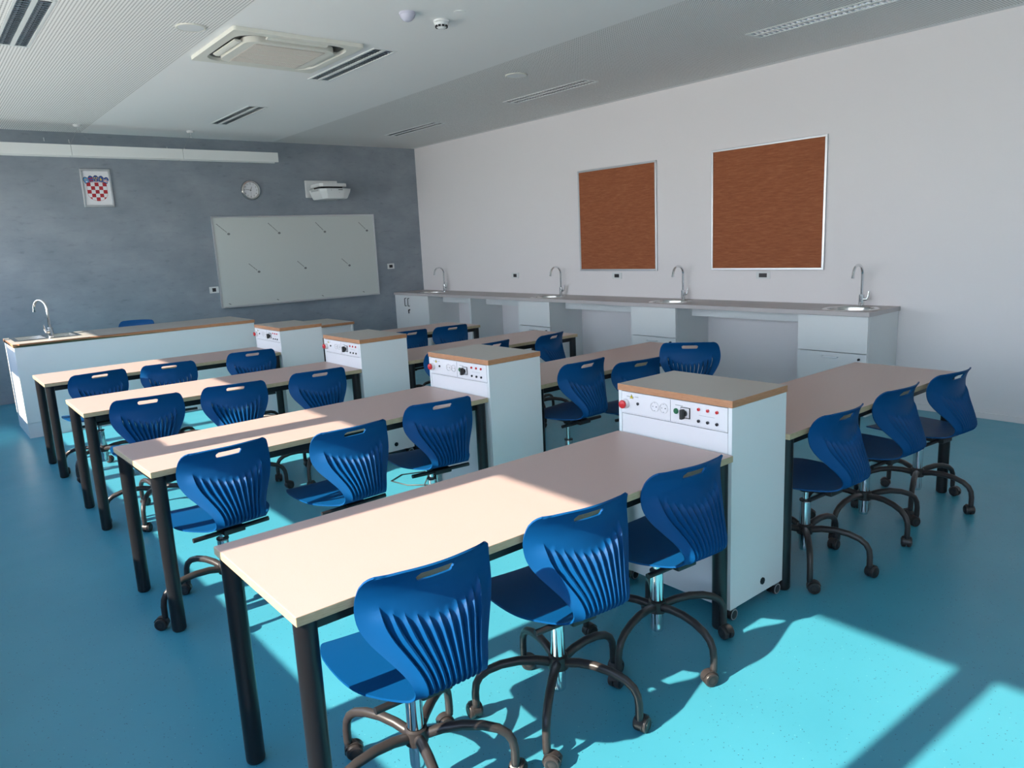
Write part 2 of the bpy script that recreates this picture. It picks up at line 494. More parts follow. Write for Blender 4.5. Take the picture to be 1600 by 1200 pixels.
    full = bpy.data.meshes.new_from_object(o.evaluated_get(dg))
    bpy.data.objects.remove(o)
    full.polygons.foreach_set('use_smooth', [True]*len(full.polygons))
    full.set_sharp_from_angle(angle=R(50))
    # split into seat and backrest along the fold
    nrm = [tuple(c.vector) for c in full.corner_normals]
    out = []
    for which in (0, 1):
        vm = {}; vs_, fs, ns = [], [], []
        for p in full.polygons:
            c = p.center
            seat = c.y > -.205 and c.z < .50
            if seat != (which == 0): continue
            f = []
            for li in p.loop_indices:
                vi = full.loops[li].vertex_index
                if vi not in vm: vm[vi] = len(vs_); vs_.append(full.vertices[vi].co.copy())
                f.append(vm[vi]); ns.append(nrm[li])
            fs.append(f)
        m2 = bpy.data.meshes.new(('seat', 'backrest')[which]); m2.from_pydata(vs_, [], fs)
        m2.polygons.foreach_set('use_smooth', [True]*len(m2.polygons))
        m2.normals_split_custom_set(ns)
        m2.materials.append(M['blue']); out.append(m2)
    return out
LEGP = [(.026, .190), (.08, .203), (.14, .207), (.20, .200), (.248, .184), (.276, .163), (.290, .137), (.295, .105), (.295, .062)]
def make_chair():
    t = thing('swivel_chair', '', 'chair')
    for me in chair_shell():
        o = bpy.data.objects.new(me.name, me); C.objects.link(o); o.parent = t
    b = MB(); b.box(-.085, .085, -.11, .10, .425, .4455, 'bplastic', bev=.006)
    b.box(-.05, .05, -.16, .06, .402, .428, 'bplastic', bev=.006)
    b.lathe([(.0, .418), (.04, .418), (.028, .385), (.018, .383), (0, .383)], m='bplastic', seg=20)
    b.build('seat_plate', t)
    b = MB(); b.tube([(-.175, -.125, .413), (.175, -.125, .413)], .0105, 'bplastic', 12)
    b.box(-.03, .03, -.135, -.10, .405, .425, 'bplastic', bev=.004)
    b.build('adjustment_bar', t)
    b = MB(); b.lathe([(0, .085), (.022, .085), (.024, .088), (.0255, .10), (.0255, .328), (.024, .333), (0, .333)], m='chrome', seg=24)
    b.lathe([(.0145, .334), (.028, .334), (.028, .341), (.0145, .341)], m='bplastic', seg=24)
    b.build('gas_cylinder', t)
    b = MB(); b.cyl((0, 0, .13), (0, 0, .40), .0135, m='chrome', seg=20); b.build('gas_piston', t)
    b = MB(); b.lathe([(.027, .165), (.036, .168), (.038, .19), (.034, .213), (.027, .218)], m='base', seg=24)
    b.build('base_hub', t)
    b = MB(); b.tube([(x, 0, z) for x, z in LEGP], [.0165, .016, .0155, .015, .0145, .0140, .0135, .0135, .0135], 'base', 14)
    leg = b.build('leg')
    b = MB()
    b.cyl((0, 0, .052), (0, 0, .078), .0125, m='bplastic', seg=14)
    for sgn in (-1, 1):
        Q = Matrix(((1, 0, 0), (0, 0, -1), (0, 1, 0)))
        b.lathe([(0, .003), (.025, .003), (.0275, .006), (.0275, .018), (.0245, .0225), (.017, .0245), (0, .025)] if sgn > 0 else
                [(0, -.003), (.025, -.003), (.0275, -.006), (.0275, -.018), (.0245, -.0225), (.017, -.0245), (0, -.025)], (.018, 0, .0277), 'base', 24, Q)
        b.lathe([(.012, sgn*.0252), (.0185, sgn*.0249), (.0185, sgn*.0256), (.012, sgn*.0258)], (.018, 0, .0277), 'bplastic', 20, Q)
    # hood over the wheels
    arc = [(.018+.0315*math.cos(a), .0277+.0315*math.sin(a)) for a in [R(d) for d in range(20, 196, 11)]]
    inn = [(.018+.029*math.cos(a), .0277+.029*math.sin(a)) for a in [R(d) for d in range(196, 19, -11)]]
    b.prism([(x, -.0135, z) for x, z in arc+inn], (0, .027, 0), 'base')
    caster = b.build('caster')
    for k in range(5):
        l = leg if k == 0 else leg.copy()
        c = caster if k == 0 else caster.copy()
        if k: C.objects.link(l); C.objects.link(c)
        l.parent = t; l.rotation_euler = (0, 0, 2*PI*k/5); l['turn'] = k
        c.parent = l; c.location = (LEGP[-1][0], 0, 0)
    return t
CH0 = make_chair()
LT = [(.622, 1.652, -.1, 'greige table nearest the camera, left of the pedestal, half in sunlight'),
      (.690, 3.290, 1.6, 'second greige table from the camera on the left, with a shadow stripe along it'),
      (.722, 4.940, -.3, 'third greige table from the camera on the left-hand side'),
      (.722, 6.452, .1, 'farthest left-hand greige table, in front of the teacher bench')]
RT = [(2.895, 1.652, 0, 'greige table right of the nearest pedestal, in the shade'),
      (2.953, 3.374, 1.3, 'second greige table from the camera on the right-hand side'),
      (2.990, 4.945, .4, 'third greige table from the camera on the right-hand side'),
      (2.990, 6.470, .3, 'farthest right-hand greige table, close to the wall counter')]
CHAIRS = [
 (.988, 1.752, -3.7, 43, 'blue swivel chair nearest the camera, left of the front table, sunlit seat'),
 (1.566, 1.743, -6.2, 3, 'blue swivel chair in the middle of three at the nearest left-hand table'),
 (2.118, 1.758, -4.7, 47, 'blue swivel chair beside the nearest pedestal, right end of the front left-hand table'),
 (3.223, 1.749, -2.5, -2, 'blue swivel chair just right of the nearest pedestal at the nearest right-hand table'),
 (3.866, 1.762, -2.9, 33, 'blue swivel chair in the middle of three at the nearest right-hand table'),
 (4.444, 1.722, -5.9, 56, 'blue swivel chair at the far right end of the nearest right-hand table'),
 (.980, 3.403, 4.6, 40, 'blue swivel chair at the left end of the second left-hand table, back half sunlit'),
 (1.537, 3.281, 2.5, 20, 'blue swivel chair in the middle of the second left-hand table, back half sunlit'),
 (2.160, 3.418, -6.7, 10, 'blue swivel chair beside the second pedestal at the second left-hand table'),
 (3.240, 3.420, 1.4, 65, 'blue swivel chair right of the second pedestal, pushed under the second right-hand table'),
 (3.779, 3.413, -9.1, 25, 'blue swivel chair partly hidden behind the top of the nearest pedestal'),
 (4.352, 3.288, -52, 50, 'blue swivel chair turned sideways at the right end of the second right-hand table'),
 (1.069, 4.983, -5.8, 30, 'blue swivel chair at the left end of the third left-hand table, back in shade'),
 (1.597, 4.952, -8.1, 55, 'blue swivel chair in the middle of the third left-hand table'),
 (2.179, 4.969, -4.3, 15, 'blue swivel chair beside the third pedestal at the third left-hand table'),
 (3.288, 4.985, -3.0, 15, 'blue swivel chair almost hidden behind the second pedestal, third right-hand table'),
 (3.758, 5.022, 7.8, 60, 'blue swivel chair with only its top showing above the second pedestal'),
 (4.367, 4.983, 12.9, 35, 'blue swivel chair at the right end of the third right-hand table'),
 (1.036, 6.403, 6.7, 5, 'blue swivel chair at the left end of the table nearest the teacher bench, in shade'),
 (1.573, 6.384, -7.8, 45, 'blue swivel chair with sunlit upper back, middle of the table nearest the teacher bench'),
 (2.272, 6.473, -7.2, 25, 'blue swivel chair at the right end of the left table nearest the teacher bench'),
 (3.841, 6.439, -.6, 15, 'blue swivel chair, left of two at the farthest right-hand table'),
 (4.327, 6.413, -4.8, 50, 'blue swivel chair, right of two at the farthest right-hand table near the counter'),
]
def raise_seat(t, dz):
    for ch in t.children:
        if ch.name.split('.')[0] in ('seat', 'backrest', 'seat_plate', 'adjustment_bar', 'gas_piston'): ch.location.z += dz
def place_chairs():
    rnd = random.Random(3)
    taken = []                                   # table feet and castors already on the floor
    for L, rows in ((1.845, LT), (1.872, RT)):
        for x, y, a, _ in rows:
            c, sn = math.cos(R(a)), math.sin(R(a))
            for lx in (.036, L-.036):
                for ly in (.036, .584): taken.append((x+c*lx-sn*ly, y+sn*lx+c*ly, .034))
    for i, (x, y, a, ba, lab) in enumerate(CHAIRS):
        if i == 0:
            t = CH0; t.location = (x, y, 0); t.rotation_euler = (0, 0, R(a)); t['label'] = lab; t['group'] = 'swivel chairs at the pupil tables'
        else:
            t = dup(CH0, lab, (x, y, 0), R(a), 'swivel chairs at the pupil tables')
        best = None
        for d in (0, 3, -3, 6, -6, 9, -9, 13, -13, 17, -17, 22, -22, 28, -28, 34, -34):
            pts = []; bad = 0
            for k in range(5):
                an = R(ba+d)+2*PI*k/5; px, py = x+LEGP[-1][0]*math.cos(an), y+LEGP[-1][0]*math.sin(an)
                opts = []
                for q in range(12):
                    r = an+rnd.uniform(0, 2*PI); wx, wy = px+.018*math.cos(r), py+.018*math.sin(r)
                    gap = min(math.hypot(wx-ox, wy-oy)-orad-.043 for ox, oy, orad in taken)
                    opts.append((min(gap, .02)+rnd.uniform(0, .004), gap, r-an, wx, wy))
                o = max(opts); pts.append(o); bad += max(0, -o[1])
            if best is None or bad < best[0]-1e-4: best = (bad, d, pts)
            if best[0] == 0: break
        _, d, pts = best
        for p in pts: taken.append((p[3], p[4], .043))
        for ch in t.children:
            if ch.name.startswith('leg'):
                ch.rotation_euler = (0, 0, R(ba+d-a)+2*PI*ch['turn']/5)
                for g in ch.children: g.rotation_euler = (0, 0, pts[ch['turn']][2])
        if i in (9, 11): raise_seat(t, .064)
    # the teacher's chair stands higher and has no hand slot
    t = dup(CH0, 'blue swivel chair behind the teacher bench, only the top of its back showing', (1.975, 9.30, 0), R(143), 'teacher chair')
    del t['group']; raise_seat(t, .120)
    for me in chair_shell(False):
        for ch in t.children:
            if ch.name.split('.')[0] == me.name.split('.')[0]: ch.data = me
place_chairs()

# ------------------------------------------------------------------ pupil tables
TH = .028
def make_table(L, D, name='classroom_table'):
    t = thing(name, '', 'table')
    b = MB()
    fs = b.box(0, L, 0, D, .75-TH, .75, 'top', bev=.0035)
    k = b.mi('edge')
    for f in b.bm.faces:
        if abs(f.normal.z) < .6: f.material_index = k
    b.build('tabletop', t)
    b = MB()
    for x in (.05, L-.05): b.box(x-.02, x+.02, .06, D-.06, .68, .75-TH-.001, 'black', bev=.002)
    for y in (.05, D-.05): b.box(.06, L-.06, y-.015, y+.015, .682, .75-TH-.001, 'black', bev=.002)
    b.build('frame', t)
    b = MB(); b.cyl((0, 0, .012), (0, 0, .72), .0305, m='black', seg=28)
    b.lathe([(0, 0), (.024, 0), (.029, .006), (.0305, .013)], m='bplastic', seg=28)
    leg = b.build('leg')
    for i, (x, y) in enumerate(((.036, .036), (L-.036, .036), (.036, D-.036), (L-.036, D-.036))):
        l = leg if i == 0 else leg.copy()
        if i: C.objects.link(l)
        l.parent = t; l.location = (x, y, 0)
    return t
G = 'two rows of pupil tables'
tb = make_table(1.845, .62)
tb['group'] = G
for i, (x, y, a, lab) in enumerate(LT):
    if i == 0: tb.location = (x, y, 0); tb.rotation_euler = (0, 0, R(a)); tb['label'] = lab
    else: dup(tb, lab, (x, y, 0), R(a), G)
tb2 = make_table(1.872, .62); tb2['group'] = G
for i, (x, y, a, lab) in enumerate(RT):
    if i == 0: tb2.location = (x, y, 0); tb2.rotation_euler = (0, 0, R(a)); tb2['label'] = lab
    else: dup(tb2, lab, (x, y, 0), R(a), G)

# ------------------------------------------------------------------ power pedestals
def rotX(m): return m
def make_pedestal():
    W, D, Z0, Z1 = .404, .608, .062, .969
    t = thing('power_pedestal', '', 'pedestal')
    b = MB()
    th = .018
    b.box(0, W, 0, th, Z0, Z1-.031, 'white', bev=.001); b.box(0, W, D-th, D, Z0, Z1-.031, 'white', bev=.001)
    b.box(W-th, W-.002, th, D-th, Z0, Z1-.031, 'white'); b.box(.002, W-th, th, D-th, Z0, Z0+th, 'white')
    b.build('cabinet_body', t)
    b = MB(); b.box(-.003, W+.003, -.003, D+.003, Z1-.030, Z1, 'ptop', bev=.0015)
    k = b.mi('beech')
    for f in b.bm.faces:
        if abs(f.normal.z) < .6: f.material_index = k
    b.build('top', t)
    b = MB(); b.box(.001, .018, th+.002, D-th-.002, Z0+th, .832, 'pwhite', bev=.001); b.build('front_panel', t)
    # control plate (faces -x); y runs away from the camera
    b = MB(); b.box(-.001, .016, th+.002, D-th-.002, .835, .936, 'pwhite', bev=.001)
    yd = .308
    b.box(-.0016, 0, yd-.0008, yd+.0008, .838, .933, 'line')
    b.box(-.0014, 0, th+.012, D-th-.012, .8395, .8402, 'grey')
    for y, w, z in ((.535, .022, .916), (.498, .010, .918), (.262, .020, .914)):
        b.box(-.0014, 0, y-w, y+w, z-.0015, z+.0015, 'grey')
    b.box(-.0014, 0, .082, .135+.025, .8855, .8868, 'grey')
    cp = b.build('control_panel', t)
    Qx = Matrix(((0, 0, -1), (0, 1, 0), (1, 0, 0)))      # z axis -> -x
    b = MB(); b.lathe([(.022, 0), (.022, .016), (.020, .018), (0, .018)], (-.001, .562, .881), 'pwhite', 24, Qx)
    b.lathe([(.012, .018), (.012, .022), (.0185, .0225), (.0195, .026), (.018, .031), (.010, .034), (0, .0345)], (-.001, .562, .881), 'red', 24, Qx)
    b.build('emergency_button', cp, label='red mushroom emergency button')
    b = MB(); y, z = .528, .917
    b.prism([(-.001, y-.011, z-.009), (-.001, y+.011, z-.009), (-.001, y, z+.011)], (-.0006, 0, 0), 'dark')
    b.prism([(-.0016, y-.009, z-.0078), (-.0016, y+.009, z-.0078), (-.0016, y, z+.008)], (-.0006, 0, 0), 'yellow')
    b.box(-.0028, -.0022, y-.001, y+.001, z-.005, z+.003, 'dark')
    b.build('warning_sticker', cp, label='yellow triangular warning sticker')
    b = MB(); b.lathe([(.0068, 0), (.0068, .004), (.004, .006), (0, .006)], (-.001, .491, .888), 'dark', 16, Qx); b.build('key_switch', cp)
    for y in (.395, .345):
        b = MB(); b.lathe([(.0235, 0), (.0235, .003), (.0215, .004), (.0195, .0035), (.0190, -.0005), (.0, -.0006)], (-.001, y, .889), 'pwhite', 28, Qx)
        b.lathe([(.0192, .0002), (.0203, .0042)], (-.001, y, .889), 'grey', 28, Qx)  # thin grey ring paints in the shade inside the white socket rim
        b.cyl((-.0014, y-.0095, .889), (-.0024, y-.0095, .889), .0026, m='dark', seg=10); b.cyl((-.0014, y+.0095, .889), (-.0024, y+.0095, .889), .0026, m='grey', seg=10)
        b.box(-.003, -.0014, y-.003, y+.003, .9055, .910, 'grey'); b.box(-.003, -.0014, y-.003, y+.003, .868, .8725, 'grey')
        b.build('power_socket', cp)
    b = MB(); b.lathe([(.0125, 0), (.0125, .004), (.0105, .006), (0, .0065)], (-.001, .277, .887), 'green', 20, Qx); b.build('start_button', cp, label='green start button')
    b = MB(); b.box(-.004, -.001, .203, .252, .862, .910, 'dark', bev=.001); b.box(-.0048, -.003, .207, .249, .866, .907, 'pwhite', bev=.001)
    b.lathe([(.013, .003), (.013, .014), (.0, .015)], (-.001, .229, .884), 'bplastic', 20, Qx)
    b.box(-.036, -.012, .222, .236, .862, .905, 'bplastic', bev=.004)
    b.build('rotary_switch', cp, label='black rotary switch knob on white plate')
    for row, z, m in ((0, .911, 'red'), (1, .861, 'dark')):
        for y in (.160, .115, .070):
            b = MB(); b.lathe([(.0068, 0), (.0068, .005), (.003, .006), (.0028, .001), (0, .001)], (-.001, y, z), m, 16, Qx)
            b.build('red_jack' if row == 0 else 'black_jack', cp)
    b = MB(); b.cyl((.24, 0, .115), (.24, -.004, .115), .0165, m='bplastic', seg=8); b.build('cable_outlet', t)
    # castors
    b = MB(); b.box(-.024, .024, -.024, .024, .055, .0615, 'grey', bev=.001)
    Q = Matrix(((0, 0, 1), (0, 1, 0), (-1, 0, 0)))
    Qy = Matrix(((1, 0, 0), (0, 0, -1), (0, 1, 0)))
    for s0 in (-.022, .004):
        b.lathe([(0, s0), (.020, s0), (.0262, s0+.003), (.0262, s0+.015), (.020, s0+.018), (0, s0+.018)], (.010, 0, .0265), 'bplastic', 22, Qy)
    for s0 in (-.0225, .0215):
        b.lathe([(.0185, s0), (.0242, s0), (.0235, s0+.001), (.019, s0+.001), (.019, s0)], (.010, 0, .0265), 'grey', 22, Qy)
    b.box(-.010, .016, -.004, .004, .03, .058, 'bplastic', bev=.001)
    cs = b.build('castor')
    for i, (x, y) in enumerate(((.03, .028), (W-.038, .028), (.03, D-.03), (W-.038, D-.03))):
        c = cs if i == 0 else cs.copy()
        if i: C.objects.link(c)
        c.parent = t; c.location = (x, y, 0)
    return t
pd = make_pedestal(); GP = 'power pedestals between the tables'; pd['group'] = GP
PEDS = [(2.484, 1.668, 0, 'white power pedestal nearest the camera with red emergency button and beech-edged top'),
        (2.543, 3.334, 1.0, 'second white power pedestal from the camera, between the second tables'),
        (2.571, 4.930, 0, 'third white power pedestal from the camera, between the third tables'),
        (2.572, 6.437, 0, 'farthest white power pedestal, in front of the teacher desk')]
for i, (x, y, a, lab) in enumerate(PEDS):
    if i == 0: pd.location = (x, y, 0); pd['label'] = lab
    else: dup_last = dup(pd, lab, (x, y, 0), R(a), GP)
    if i == 1: second = dup_last
# mains lead of the second pedestal, trailing on the floor
b = MB(); b.tube([(.005, .69, .16), (-.035, .71, .07), (-.005, .74, .006), (.06, .72, .005), (.14, .80, .005), (.24, 1.12, .005), (.08, 1.19, .005), (-.05, 1.12, .005), (-.02, .95, .005), (.10, .83, .005)], .004, 'bplastic', 8)
lead = b.build('mains_lead', second, label='black mains lead lying on the floor')
b = MB(); b.cyl((.005, .69, .16), (-.015, .685, .205), .014, .019, 'bplastic', 14); b.cyl((-.015, .685, .205), (-.02, .683, .213), .019, m='bplastic', seg=14); b.build('plug', lead)

# ------------------------------------------------------------------ teacher bench and desk
def teacher():
    x0, x1, y0, y1, z = .728, 3.015, 8.237, 9.05, .909
    t = thing('teacher_bench', 'long white teacher bench with sink and beech-edged greige top', 'bench', (x0, y0, 0))
    L, D = x1-x0, y1-y0
    b = MB()
    hole = (.055, .605, .270, .760)
    sx0, sx1, sy0, sy1 = .045, .62, .26, .775
    for a, c, d, e in cells(0, L, 0, D, [hole]):
        b.box(a, c, d, e, z-.032, z, 'ptop')
    bmesh.ops.remove_doubles(b.bm, verts=b.bm.verts, dist=1e-5)
    k = b.mi('beech')
    for f in b.bm.faces:
        if abs(f.normal.z) < .5: f.material_index = k
    b.build('top', t)
    b = MB(); b.box(.008, L-.008, .006, .026, .145, z-.033, 'white', bev=.001); b.build('front_panel', t)
    b = MB(); b.box(.006, .026, .027, D-.02, .145, z-.033, 'white', bev=.001); b.build('side_panel', t)
    b = MB(); b.box(L-.026, L-.006, .027, D-.02, .145, z-.033, 'white', bev=.001); b.build('side_panel', t)
    b = MB(); b.box(.010, L-.010, .012, .030, 0, .143, 'white'); b.box(.010, .028, .03, D-.02, 0, .143, 'white'); b.box(L-.028, L-.010, .03, D-.02, 0, .143, 'white'); b.build('plinth', t)
    # inset double sink
    s = thing('inset_sink', 'stainless double sink set into the left end of the teacher bench', 'sink', (x0, y0, z))
    b = MB()
    bowls = [(.085, .315, .335, .735), (.375, .585, .335, .735)]
    for a, c, d, e in cells(.045, .62, .262, .77, bowls): b.box(a, c, d, e, .0005, .004, 'steel')
    bmesh.ops.remove_doubles(b.bm, verts=b.bm.verts, dist=1e-5)
    b.build('rim', s)
    for (a, c, d, e) in bowls:
        b = MB(); i = .02; dz = -.15
        P = [(a, d, .002), (c, d, .002), (c, e, .002), (a, e, .002)]; Q = [(a+i, d+i, dz), (c-i, d+i, dz), (c-i, e-i, dz), (a+i, e-i, dz)]
        for j in range(4): b.poly([P[j], P[(j+1) % 4], Q[(j+1) % 4], Q[j]], 'steel')
        b.poly(Q, 'steel'); b.cyl(((a+c)/2, (d+e)/2, dz+.001), ((a+c)/2, (d+e)/2, dz+.003), .03, m='grey', seg=18)
        b.build('bowl', s, recalc=False, smooth=False)
    # writing desk to the right of the bench
    X0, X1, Y0, Y1, Z = 3.04, 4.262, 8.27, 9.02, .757
    d = thing('teacher_desk', 'low white teacher desk with beech edge, half hidden behind the farthest pedestal', 'desk', (X0, Y0, 0))
    b = MB(); b.box(0, X1-X0, 0, Y1-Y0, Z-.03, Z, 'ptop', bev=.001); k = b.mi('beech')
    for f in b.bm.faces:
        if abs(f.normal.z) < .5: f.material_index = k
    b.build('top', d)
    for x in (.012, X1-X0-.034):
        b = MB(); b.box(x, x+.022, .012, Y1-Y0-.012, 0, Z-.031, 'white', bev=.001); b.build('side_panel', d)
    b = MB(); b.box(.035, X1-X0-.035, .03, .05, .08, Z-.031, 'white', bev=.001); b.build('front_panel', d)
teacher()

# ------------------------------------------------------------------ taps
def make_tap(lever):
    t = thing('mixer_tap', '', 'tap')
    b = MB(); b.lathe([(0, 0), (.027, 0), (.029, .006), (.025, .009), (.024, .10), (.020, .105), (.012, .107)], m='chrome', seg=24)
    b.build('tap_body', t)
    b = MB(); r = .088
    pts = [(0, 0, .10), (0, 0, .2), (0, 0, .285)]+[(-r+r*math.cos(a), 0, .285+r*math.sin(a)) for a in [R(d) for d in range(12, 171, 12)]]
    e = pts[-1]; pts.append((e[0]-.004, 0, e[2]-.025))
    b.tube(pts, .0122, 'chrome', 16); b.cyl(pts[-1], (pts[-1][0]-.003, 0, pts[-1][2]-.02), .014, m='chrome', seg=16)
    b.build('spout', t)
    b = MB(); l = Vector(lever)
    b.cyl((0, 0, .06), l*.050+Vector((0, 0, .062)), .0155, m='chrome', seg=16)
    b.tube([l*.046+Vector((0, 0, .062)), l*.058+Vector((0, 0, .085)), l*.064+Vector((0, 0, .135))], [.012, .008, .006], 'chrome', 10)
    b.build('lever', t)
    return t
tap = make_tap((0, -1, 0)); GT = 'chrome taps along the wall counter'
TAPS = [(3.165, 'chrome gooseneck tap at the right end of the wall counter'), (5.157, 'chrome gooseneck tap second from the right, between the two cork boards'),
        (7.136, 'chrome gooseneck tap on the counter left of both cork boards'), (9.845, 'chrome gooseneck tap in the corner by the grey wall')]
for i, (y, lab) in enumerate(TAPS):
    if i == 0: tap.location = (6.718, y, .9105); tap['label'] = lab; tap['group'] = GT
    else: dup(tap, lab, (6.718, y, .9105), 0, GT)
tt = dup(tap, 'chrome gooseneck tap standing at the sink of the teacher bench', (1.085, 8.535, .9135), R(-75)); del tt['group']
tt.rotation_euler = (0, 0, R(-60))

# ------------------------------------------------------------------ wall counter
CX0, CY0 = 6.21, 2.855
SINKS = [3.137, 5.131, 7.117, 9.82]
def counter():
    z = .910; xs = 6.455; rh = .205
    t = thing('worktop', 'long greige worktop along the white wall with four round sinks', 'worktop', (0, 0, 0))
    b = MB(); bm = b.bm
    x0, x1 = CX0, XR-.001
    segs = []; y = CY0
    k = b.mi('ctop'); ke = b.mi('cedge')
    def quad(a, bb, c, d):
        for zz, flip in ((z, False), (z-.038, True)):
            ps = [(a, c, zz), (bb, c, zz), (bb, d, zz), (a, d, zz)]
            b.poly(ps[::-1] if flip else ps, 'ctop')
    for s in SINKS:
        quad(x0, x1, y, s-.26)
        # square with a round hole
        N = 48; sq, ci = [], []
        for j in range(N):
            a = 2*PI*j/N+PI/4; c, sn = math.cos(a), math.sin(a)
            ci.append((xs+rh*c, s+rh*sn))
            f = 1/max(abs(c)/.26, abs(sn)/.26)
            sq.append((min(max(xs+f*c, x0), x1) if True else 0, s+f*sn))
        for zz, flip in ((z, False), (z-.038, True)):
            for j in range(N):
                j2 = (j+1) % N
                ps = [(*sq[j], zz), (*sq[j2], zz), (*ci[j2], zz), (*ci[j], zz)]
                b.poly(ps[::-1] if flip else ps, 'ctop')
        for j in range(N):
            j2 = (j+1) % N
            b.poly([(*ci[j], z), (*ci[j2], z), (*ci[j2], z-.038), (*ci[j], z-.038)], 'ctop')
        quad(xs+.26, x1, s-.26, s+.26)
        y = s+.26
    quad(x0, x1, y, YF-.001)
    for p in ([(x0, CY0), (x0, YF-.001)], [(x1, CY0), (x0, CY0)], [(x1, YF-.001), (x1, CY0)], [(x0, YF-.001), (x1, YF-.001)]):
        (ax, ay), (bx_, by) = p
        b.poly([(ax, ay, z-.038), (bx_, by, z-.038), (bx_, by, z), (ax, ay, z)], 'cedge' if p[0][0] == x0 or p[1][0] == x0 else 'ctop')
    bmesh.ops.remove_doubles(bm, verts=bm.verts, dist=1e-5)
    b.build('counter_slab', t, smooth=False)
    for ya, yb in ((3.506, 4.876), (5.504, 6.838), (7.459, 8.496), (8.546, 9.596)):
        b = MB(); b.box(6.50, 6.518, ya, yb, .762, z-.039, 'white', bev=.001); b.build('apron_board', t)
    # upright support panel
    p = MB(); p.box(6.225, XR-.002, 8.50, 8.542, 0, z-.039, 'white', bev=.001)
    tag(p.build('support_panel'), 'thin white upright panel under the wall counter, near the corner cabinet', 'panel')
counter()
def make_sink():
    t = thing('round_sink', '', 'sink')
    b = MB(); b.lathe([(.190, -.001), (.193, .003), (.200, .0045), (.228, .003), (.2335, .0006), (.205, .0006)], m='steel', seg=48); b.build('rim', t)
    b = MB(); b.lathe([(.192, .002), (.186, -.012), (.176, -.13), (.160, -.15), (.05, -.157), (.045, -.16), (0, -.16)], m='steel', seg=48); b.build('bowl', t, recalc=False)
    b = MB(); b.lathe([(0, -.154), (.032, -.154), (.036, -.157), (.036, -.159)], m='chrome', seg=24); b.build('drain', t)
    return t
sk = make_sink(); GS = 'round sinks in the wall counter'
SL = ['round steel sink in the right end of the wall counter', 'round steel sink in the counter below the gap between the cork boards', 'round steel sink in the counter left of the cork boards', 'round steel sink in the counter corner by the grey wall']
for i, (y, lab) in enumerate(zip(SINKS, SL)):
    if i == 0: sk.location = (6.455, y, .9102); sk['label'] = lab; sk['group'] = GS
    else: dup(sk, lab, (6.455, y, .9102), 0, GS)

def drawer_cabinet(y0, y1, label):
    # origin at the front, right-hand (near) end; front faces -x
    W = y1-y0; x0, z1 = 6.228, .870
    t = thing('sink_cabinet', label, 'cabinet', (x0, y0, 0), 0, 'white cabinets under the wall counter')
    D = XR-.003-x0
    b = MB(); th = .018
    b.box(.019, D, 0, th, .0, z1, 'white', bev=.001); b.box(.019, D, W-th, W, 0, z1, 'white', bev=.001)
    b.box(.019, D, th, W-th, .06, .078, 'white'); b.box(D-.01, D, th, W-th, .078, z1, 'white'); b.box(.05, .066, th, W-th, 0, .06, 'bplastic')
    b.build('cabinet_body', t)
    b = MB(); b.box(0, .018, .002, W-.002, .552, z1-.002, 'white', bev=.0012); b.build('false_front', t)
    b = MB(); b.box(0, .018, .002, W-.002, .066, .546, 'white', bev=.0012); d = b.build('door', t)
    b = MB(); yc = W*.51
    b.tube([(0, yc-.07, .505), (-.022, yc-.066, .505), (-.026, yc-.06, .505), (-.026, yc+.06, .505), (-.022, yc+.066, .505), (0, yc+.07, .505)], .005, 'alu', 8); b.build('handle', d)
    b = MB(); b.cyl((0, .066, .502), (-.012, .066, .502), .0105, m='dark', seg=16); b.box(-.03, -.012, .064, .068, .493, .511, 'dark', bev=.001); b.build('lock', d)
    return t
drawer_cabinet(2.868, 3.502, 'white sink cabinet at the right end of the wall counter')
drawer_cabinet(4.880, 5.500, 'white sink cabinet second from the right end of the counter')
drawer_cabinet(6.842, 7.455, 'white sink cabinet third from the right end of the counter')
def corner_cabinet():
    y0, y1, x0, z1 = 9.60, YF-.004, 6.228, .870; W = y1-y0; D = XR-.003-x0; th = .018
    t = thing('corner_cabinet', 'white two-door cabinet with long handles under the counter corner', 'cabinet', (x0, y0, 0), 0, 'white cabinets under the wall counter')
    b = MB(); b.box(.019, D, 0, th, 0, z1, 'white', bev=.001); b.box(.019, D, W-th, W, 0, z1, 'white', bev=.001)
    b.box(.019, D, th, W-th, .06, .078, 'white'); b.box(D-.01, D, th, W-th, .078, z1, 'white'); b.box(.05, .066, th, W-th, 0, .06, 'bplastic'); b.build('cabinet_body', t)
    ym = .60
    for a, c, yh, lk_ in ((.002, ym-.0015, ym-.045, True), (ym+.0015, W-.002, ym+.045, False)):
        b = MB(); b.box(0, .018, a, c, .066, z1-.002, 'white', bev=.0012); d = b.build('door', t)
        b = MB(); b.tube([(0, yh, .70), (-.024, yh, .703), (-.028, yh, .712), (-.028, yh, .812), (-.024, yh, .821), (0, yh, .824)], .006, 'bplastic', 8); b.build('handle', d)
        if lk_:
            b = MB(); b.cyl((0, yh, .64), (-.014, yh, .64), .011, m='dark', seg=16); b.box(-.03, -.014, yh-.003, yh+.003, .585, .645, 'dark', bev=.001); b.build('lock', d)
corner_cabinet()

